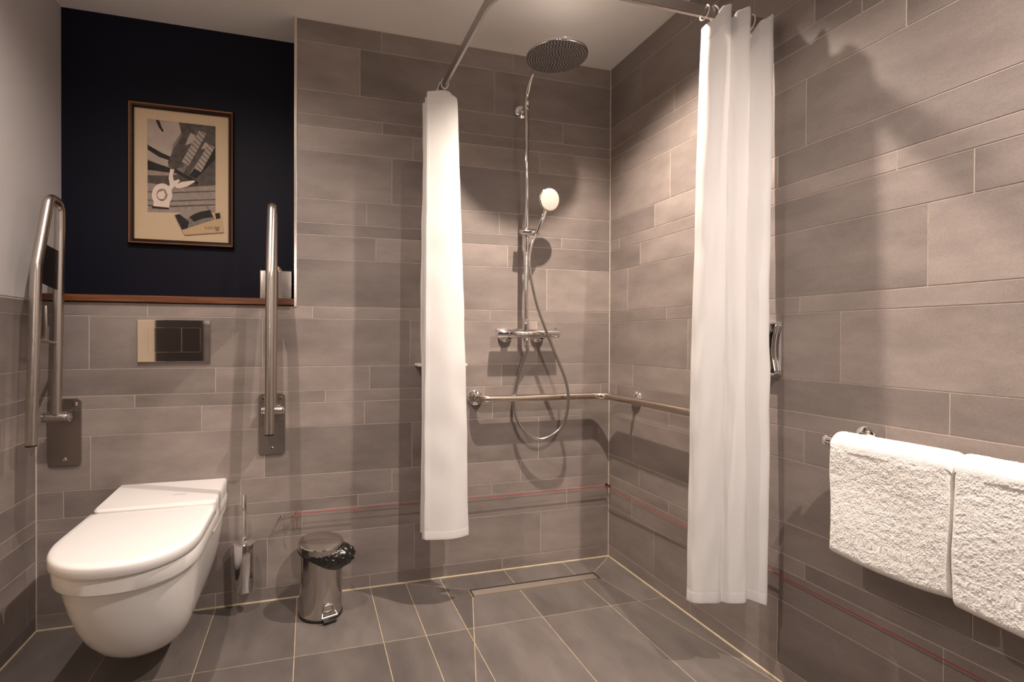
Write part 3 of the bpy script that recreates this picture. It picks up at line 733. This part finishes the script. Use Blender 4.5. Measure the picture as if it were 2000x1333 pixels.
def curtain(name, label, nodes_top, nodes_bot, ztop, zbot, side=None, NV=90, seed=0, sub=9):
    """nodes: plan control points of the folds at top and bottom; ztop(s), zbot(s) heights along the cloth"""
    A = smooth_path([(x, y, 0) for x, y in nodes_top], sub); B_ = smooth_path([(x, y, 0) for x, y in nodes_bot], sub)
    n = len(A); t = thing(name, (sum(p.x for p in A)/n, sum(p.y for p in A)/n, .27), label, 'shower curtain')
    bm = bmesh.new(); g = []
    for j in range(NV+1):
        v = j/NV; row = []
        for i in range(n):
            s = i/(n-1); e = v**.8
            p = A[i].lerp(B_[i], e)
            zt, zb = ztop(s), zbot(s); z = zt+(zb-zt)*v
            q = Vector((s*5+seed, v*3.1, seed*2.2))
            amp = .010*math.sin(PI*min(1, v*1.6)*.5)
            p = p+Vector((noise.noise(q)*amp, noise.noise(q+Vector((9, 3, 1)))*amp, 0))
            q2 = Vector((s*16+seed, v*14, 4)); p = p+Vector((noise.noise(q2), noise.noise(q2+Vector((7, 7, 7))), 0))*.0028
            row.append(bm.verts.new((p.x, p.y, z)))
        g.append(row)
    for j in range(NV):
        for i in range(n-1):
            f = bm.faces.new((g[j][i], g[j][i+1], g[j+1][i+1], g[j+1][i]))
    o = finish('cloth', bm, CLOTH, t, smooth=180)
    sfy = o.modifiers.new('s', 'SOLIDIFY'); sfy.thickness = .0012; sfy.offset = 0
    ss_ = o.modifiers.new('sub', 'SUBSURF'); ss_.levels = ss_.render_levels = 1
    return t, o, n, NV
def hem_band(t, o, n, NV, j0, j1, name, i0=0, i1=None):
    """stitched double hem: a second layer offset from the cloth"""
    me = o.data; i1 = n if i1 is None else i1
    bm = bmesh.new(); idx = {}
    for j in range(j0, j1+1):
        for i in range(i0, i1): idx[(j, i)] = bm.verts.new(me.vertices[j*n+i].co)
    for j in range(j0, j1):
        for i in range(i0, i1-1): bm.faces.new((idx[(j, i)], idx[(j, i+1)], idx[(j+1, i+1)], idx[(j+1, i)]))
    h = finish(name, bm, HEM, t, smooth=180)
    s = h.modifiers.new('s', 'SOLIDIFY'); s.thickness = .0017; s.offset = 0
    b = h.modifiers.new('sub', 'SUBSURF'); b.levels = b.render_levels = 1
    return h
# right curtain: bunched folds along the rail towards the right wall
def ring_top(s, peaks, zp, sag):
    d_ = min(abs(s-p) for p in peaks); return zp-sag*min(1, (d_/.10))**.8
pkR = [.055, .26, .50, .74, .955]
topR = [(1.168, 1.318), (1.176, 1.285), (1.203, 1.264), (1.228, 1.264), (1.239, 1.278), (1.246, 1.296), (1.253, 1.284), (1.262, 1.268), (1.290, 1.254), (1.303, 1.280), (1.313, 1.315), (1.328, 1.292), (1.350, 1.264), (1.383, 1.256), (1.416, 1.300)]
botR = [(1.132, 1.325), (1.136, 1.300), (1.160, 1.284), (1.200, 1.276), (1.222, 1.280), (1.230, 1.292), (1.240, 1.280), (1.258, 1.268), (1.285, 1.262), (1.302, 1.272), (1.310, 1.300), (1.320, 1.278), (1.340, 1.256), (1.364, 1.246), (1.392, 1.285)]
zR = [2.043, 2.050, 2.086, 2.096, 2.082, 2.07, 2.072, 2.086, 2.094, 2.06, 2.040, 2.038, 2.070, 2.088, 2.078]
def tab(T, s):
    x = s*(len(T)-1); i = min(int(x), len(T)-2); f = x-i; f = f*f*(3-2*f); return T[i]*(1-f)+T[i+1]*f
cr, crc, nR, NVR = curtain('shower_curtain', 'white shower curtain bunched at the right wall beside the towels', topR, botR,
                lambda s: tab(zR, s), lambda s: .262-.018*max(0, (s-.7)/.3)**2+.004*math.sin(s*11), seed=3)
hem_band(cr, crc, nR, NVR, 0, 3, 'top_hem'); hem_band(cr, crc, nR, NVR, NVR-2, NVR, 'bottom_hem'); hem_band(cr, crc, nR, NVR, 3, NVR-2, 'side_hem', 0, 5)
pkL = [.10, .50, .93]
topL = [(.500, 2.0950), (.570, 2.0901), (.578, 2.0813), (.480, 2.0736), (.450, 2.0648), (.500, 2.0537), (.574, 2.0455), (.572, 2.0345), (.490, 2.0284), (.448, 2.0185), (.470, 2.0097), (.560, 2.0031), (.574, 1.9922), (.520, 1.9855), (.449, 1.9889)]
botL = [(.480, 2.0950), (.560, 2.0922), (.600, 2.0813), (.500, 2.0758), (.445, 2.0620), (.500, 2.0510), (.610, 2.0400), (.604, 2.0290), (.480, 2.0235), (.440, 2.0125), (.480, 1.9999), (.590, 1.9932), (.620, 1.9750), (.545, 1.9580), (.438, 1.9850)]
cl, clc, nL, NVL = curtain('shower_curtain', 'white shower curtain bunched against the back wall left of the shower', topL, botL,
                lambda s: 2.066-.018*min(1, min(abs(s-p) for p in pkL)/.09)+(.008 if s > .9 else 0), lambda s: .268+.008*math.sin(s*9), seed=11)
hem_band(cl, clc, nL, NVL, 0, 3, 'top_hem'); hem_band(cl, clc, nL, NVL, NVL-2, NVL, 'bottom_hem'); hem_band(cl, clc, nL, NVL, 3, NVL-2, 'side_hem', nL-3, nL)

def ring_obj(c, nrm, tilt, label, group):
    bm = bmesh.new(); n = Vector(nrm).normalized(); z = Vector((0, 0, 1)); s_ = z.cross(n).normalized()
    z = (z*math.cos(tilt)+n*math.sin(tilt)).normalized()
    pts = [Vector(c)+s_*.0145*math.sin(a)+z*.027*math.cos(a) for a in [math.radians(x) for x in range(10, 351, 10)]]
    tube(bm, pts, .0020, 10)
    return tag(finish('curtain_ring', bm, WPL), label, 'curtain ring', group)
G1 = 'white rings of the right curtain'; G2 = 'white rings of the left curtain'
for (x, tl), lab in zip(((1.186, .3), (1.225, -.2), (1.262, .25), (1.318, -.3), (1.365, .2)),
        ('first white curtain ring, at the free edge of the right curtain', 'second white curtain ring from the free edge of the right curtain', 'white curtain ring in the middle of the right curtain',
         'upright white curtain ring in the gap of the right curtain', 'white curtain ring nearest the right wall')):
    ring_obj((x, RY, 2.0985), (1, .25, 0), tl, lab, G1)
for (y, tl), lab in zip(((1.985, .35), (2.035, -.3), (2.085, .1)), ('white curtain ring at the front end of the left curtain', 'second white ring of the left curtain, just behind the front one', 'white curtain ring of the left curtain nearest the back wall')):
    ring_obj((RX, y, 2.0985), (.3, 1, 0), tl, lab, G2)

# ---------------------------------------------------------------- emergency cord
ec = thing('emergency_cord', (-.05, YB, .355), 'thin red emergency cord strung low along the shower walls', 'cord')
bm = bmesh.new(); tube(bm, [(-.055, YB-.022, .356), (.70, YB-.022, .353), (XR-.030, YB-.022, .357)], .0016, 8); tube(bm, [(XR-.030, YB-.022, .357), (XR-.014, 1.3, .342), (XR-.014, .3, .335), (XR-.014, YF+.2, .335)], .0016, 8)
finish('cord_line', bm, RED, ec)
bm = bmesh.new(); tube(bm, smooth_path([(-.052, YB-.022, .357), (-.047, YB-.030, .345), (-.046, YB-.030, .325), (-.044, YB-.028, .300)], 5), .0014, 8); sphere(bm, Vector((-.050, YB-.022, .356)), .0045, 8); tube(bm, [(-.052, YB-.022, .357), (-.048, YB-.03, .372)], .0013, 8); finish('cord_knot', bm, RED, ec)
for k, (p, q, lab) in enumerate((((-.105, YB-.0005, .352), (-.057, YB-.022, .356), 'small screw eye on the wall at the left end of the red cord'), ((XR-.012, YB-.0005, .356), (XR-.026, YB-.030, .357), 'small dark cord guide in the shower corner'))):
    bm = bmesh.new(); p = Vector(p); q = Vector(q)
    if k == 0:
        cyl(bm, p, p+Vector((0, -.024, .002)), .003, 12); tube(bm, [p+Vector((0, -.024, .003)), q], .0028, 10)
        tube(bm, [p+Vector((.002, -.026, -.001))+Vector((math.cos(a)*.007, 0, math.sin(a)*.006)) for a in [2*PI*i/16 for i in range(17)]], .0015, 8)
        tube(bm, [p+Vector((.003, -.026, -.012))+Vector((math.cos(a)*.008, 0, math.sin(a)*.011)) for a in [2*PI*i/16 for i in range(17)]], .0007, 8)
    else:
        lathe(bm, (XR-.014, YB-.0005, .357), [(.008, 0), (.007, .004), (.003, .006), (.003, .026)], 16, (0, -1, 0)); tube(bm, [Vector((XR-.016, YB-.030, .357))+Vector((math.cos(a)*.006, 0, math.sin(a)*.006)) for a in [2*PI*i/16 for i in range(17)]], .0018, 8)
    tag(finish('screw_eye', bm, POLISH if k == 0 else mat('dark_brass', (.10, .06, .04), .4, .8)), lab, 'screw eye')

# ---------------------------------------------------------------- dispenser on the right wall
dp = thing('wall_dispenser', (XR, 1.32, .964), 'chrome framed dispenser on the right wall, half hidden by the curtain', 'dispenser')
bm = bmesh.new(); box(bm, (XR-.006, 1.252, .964), (XR-.0005, 1.395, 1.132)); finish('back_plate', bm, CHROME, dp, smooth=0, bevel=.001)
for sy in (1, -1):
    bm = bmesh.new(); a_ = []; yc = 1.3235; prof_ = [(.062-.012*math.sin(PI*i/16), .970+i/16*.156) for i in range(17)]
    for xo in (.006, .022): a_.append([bm.verts.new((XR-xo, yc-sy*y, z)) for y, z in prof_])
    for i in range(16): bm.faces.new((a_[0][i], a_[0][i+1], a_[1][i+1], a_[1][i]))
    o = finish('side_rim', bm, CHROME, dp, smooth=180); s = o.modifiers.new('s', 'SOLIDIFY'); s.thickness = .003
for z in (.964, 1.127): bm = bmesh.new(); box(bm, (XR-.020, 1.266, z), (XR-.006, 1.381, z+.005)); finish('cross_rim', bm, CHROME, dp, smooth=0)
bm = bmesh.new(); box(bm, (XR-.0075, 1.272, .970), (XR-.006, 1.375, 1.126)); finish('cavity', bm, DARK, dp, smooth=0)
bm = bmesh.new(); box(bm, (XR-.013, 1.277, .982), (XR-.0075, 1.370, 1.052)); finish('label_card', bm, mat('olive_card', (.12, .095, .04), .5), dp, smooth=0)
bm = bmesh.new(); lathe(bm, (XR-.008, 1.3235, 1.128), [(.044, 0), (.043, -.02), (.030, -.036), (0, -.042)], 32); finish('soap_bottle', bm, mat('bottle_grey', (.28, .25, .22), .3), dp, smooth=60)

# ---------------------------------------------------------------- towels on their bar
TX = 1.352
tb = thing('towel_bar', (XR, 1.0, .8), 'chrome towel bar under the folded towels on the right wall', 'towel bar')
bm = bmesh.new(); cyl(bm, (TX, 1.045, .806), (TX, .40, .806), .010, 24, .001); finish('bar', bm, CHROME, tb)
for y in (1.000, .44):
    bm = bmesh.new(); lathe(bm, (XR-.0005, y, .823), [(.026, 0), (.026, .006), (.022, .010), (.010, .012), (.009, .02)], 36, (-1, 0, 0)); cyl(bm, (XR-.018, y, .823), (TX, y, .806), .0085, 20); finish('bar_mount', bm, CHROME, tb, smooth=40)
bm = bmesh.new(); cyl(bm, (TX, 1.045, .806), (TX, 1.052, .806), .0165, 28, .002); finish('end_cap', bm, CHROME, tb)
def towel(y0_, y1_, zf, zb_, lab, seed, xo=0):
    """thick folded terry towel hung over the bar, ends rolled round"""
    bm = bmesh.new()
    th = .028                                   # half thickness of the hanging pad to the bar centre
    prof_ = []
    xf, xb_ = TX-.035-xo, TX+.030
    ztop_ = .836
    def arc(cx, cz, r, a0, a1, n):
        return [(cx+r*math.cos(a0+(a1-a0)*i/n), cz+r*math.sin(a0+(a1-a0)*i/n)) for i in range(n+1)]
    # outer boundary: front face bottom -> top -> back bottom -> inner return
    outer = []
    nF = 150
    rb = .019
    outer += arc(xf+rb, zf+rb, rb, 1.5*PI, PI, 8)
    for i in range(1, nF): outer.append((xf, zf+rb+(ztop_-.034-zf-rb)*i/nF))
    outer += arc(xf+.034, ztop_-.034, .034, PI, .5*PI, 10)
    outer += arc(xb_-.026, ztop_-.026, .026, .5*PI, 0, 8)
    for i in range(1, 50): outer.append((xb_, ztop_-.026-(ztop_-.026-zb_-.012)*i/50))
    outer += arc(xb_-.012, zb_+.012, .012, 0, -.5*PI, 5)
    outer += arc(xb_-.024, zb_+.012, .012, 1.5*PI, PI, 5)[1:]
    outer += [(xb_-.030, .60), (TX+.012, .70), (TX+.0115, .806), (TX, .8175), (TX-.0115, .806), (TX-.010, .70), (xf+.036, .60)]
    outer += [(xf+.034, zf+.04), (xf+.032, zf+rb*.8), (xf+rb+.004, zf)]
    NY = 300; rings = []
    for j in range(NY+1):
        v = j/NY; y = y0_+(y1_-y0_)*v
        ed = min(1, min(v, 1-v)*abs(y1_-y0_)/.013); sq = math.sqrt(max(0, 1-(1-ed)**2))     # rounded side folds
        cx = xf+.020; ring = []
        for k, (x, z) in enumerate(outer):
            xx = x
            if x < TX-.002 and z < .80: xx = cx+(x-cx)*(.25+.75*sq)
            elif z >= .80: xx = TX+(x-TX)*(.80+.20*sq); 
            zz = z-(.010*(1-sq) if z > .80 else 0)
            q = Vector((xx*7+seed, y*7, zz*7)); wv = noise.noise(q*.9)*.005
            q3 = Vector((xx*90, y*90, zz*90)); q4 = Vector((xx*260, y*230+zz*140, zz*330))
            d_ = wv*(1 if x < TX and z < .79 else .3)+noise.noise(q3)*.0008+abs(noise.noise(q4))*.0013+noise.noise(q4*1.7)*.0009
            nx = -1 if x < TX else 1
            if z > .80: nx *= .4
            yy = y+noise.noise(Vector((zz*9+seed, 3, x*2)))*.005*(1 if v < .5 else -1)*(abs(2*v-1))**4
            sagz = (.010*math.sin(v*PI)*-1+.004*noise.noise(Vector((y*9, seed, 0)))) if z < zf+.06 and x < TX else 0
            ring.append(bm.verts.new((xx+nx*d_, yy, zz+sagz+(d_*.8 if z > .81 else 0))))
        rings.append(ring)
    for A, B_ in zip(rings, rings[1:]):
        n = len(A)
        for k in range(n): bm.faces.new((A[k], A[(k+1) % n], B_[(k+1) % n], B_[k]))
    bm.faces.new(rings[0][::-1]); bm.faces.new(rings[-1])
    return tag(finish('folded_towel', bm, TOWEL, smooth=180), lab, 'towel', 'folded white towels on the towel bar')
towel(1.022, .752, .520, .58, 'thick white terry towel folded over the bar, nearer the curtain', 1)
towel(.7490, .470, .512, .57, 'thick white terry towel folded over the bar, at the right edge of the photo', 8, .004)
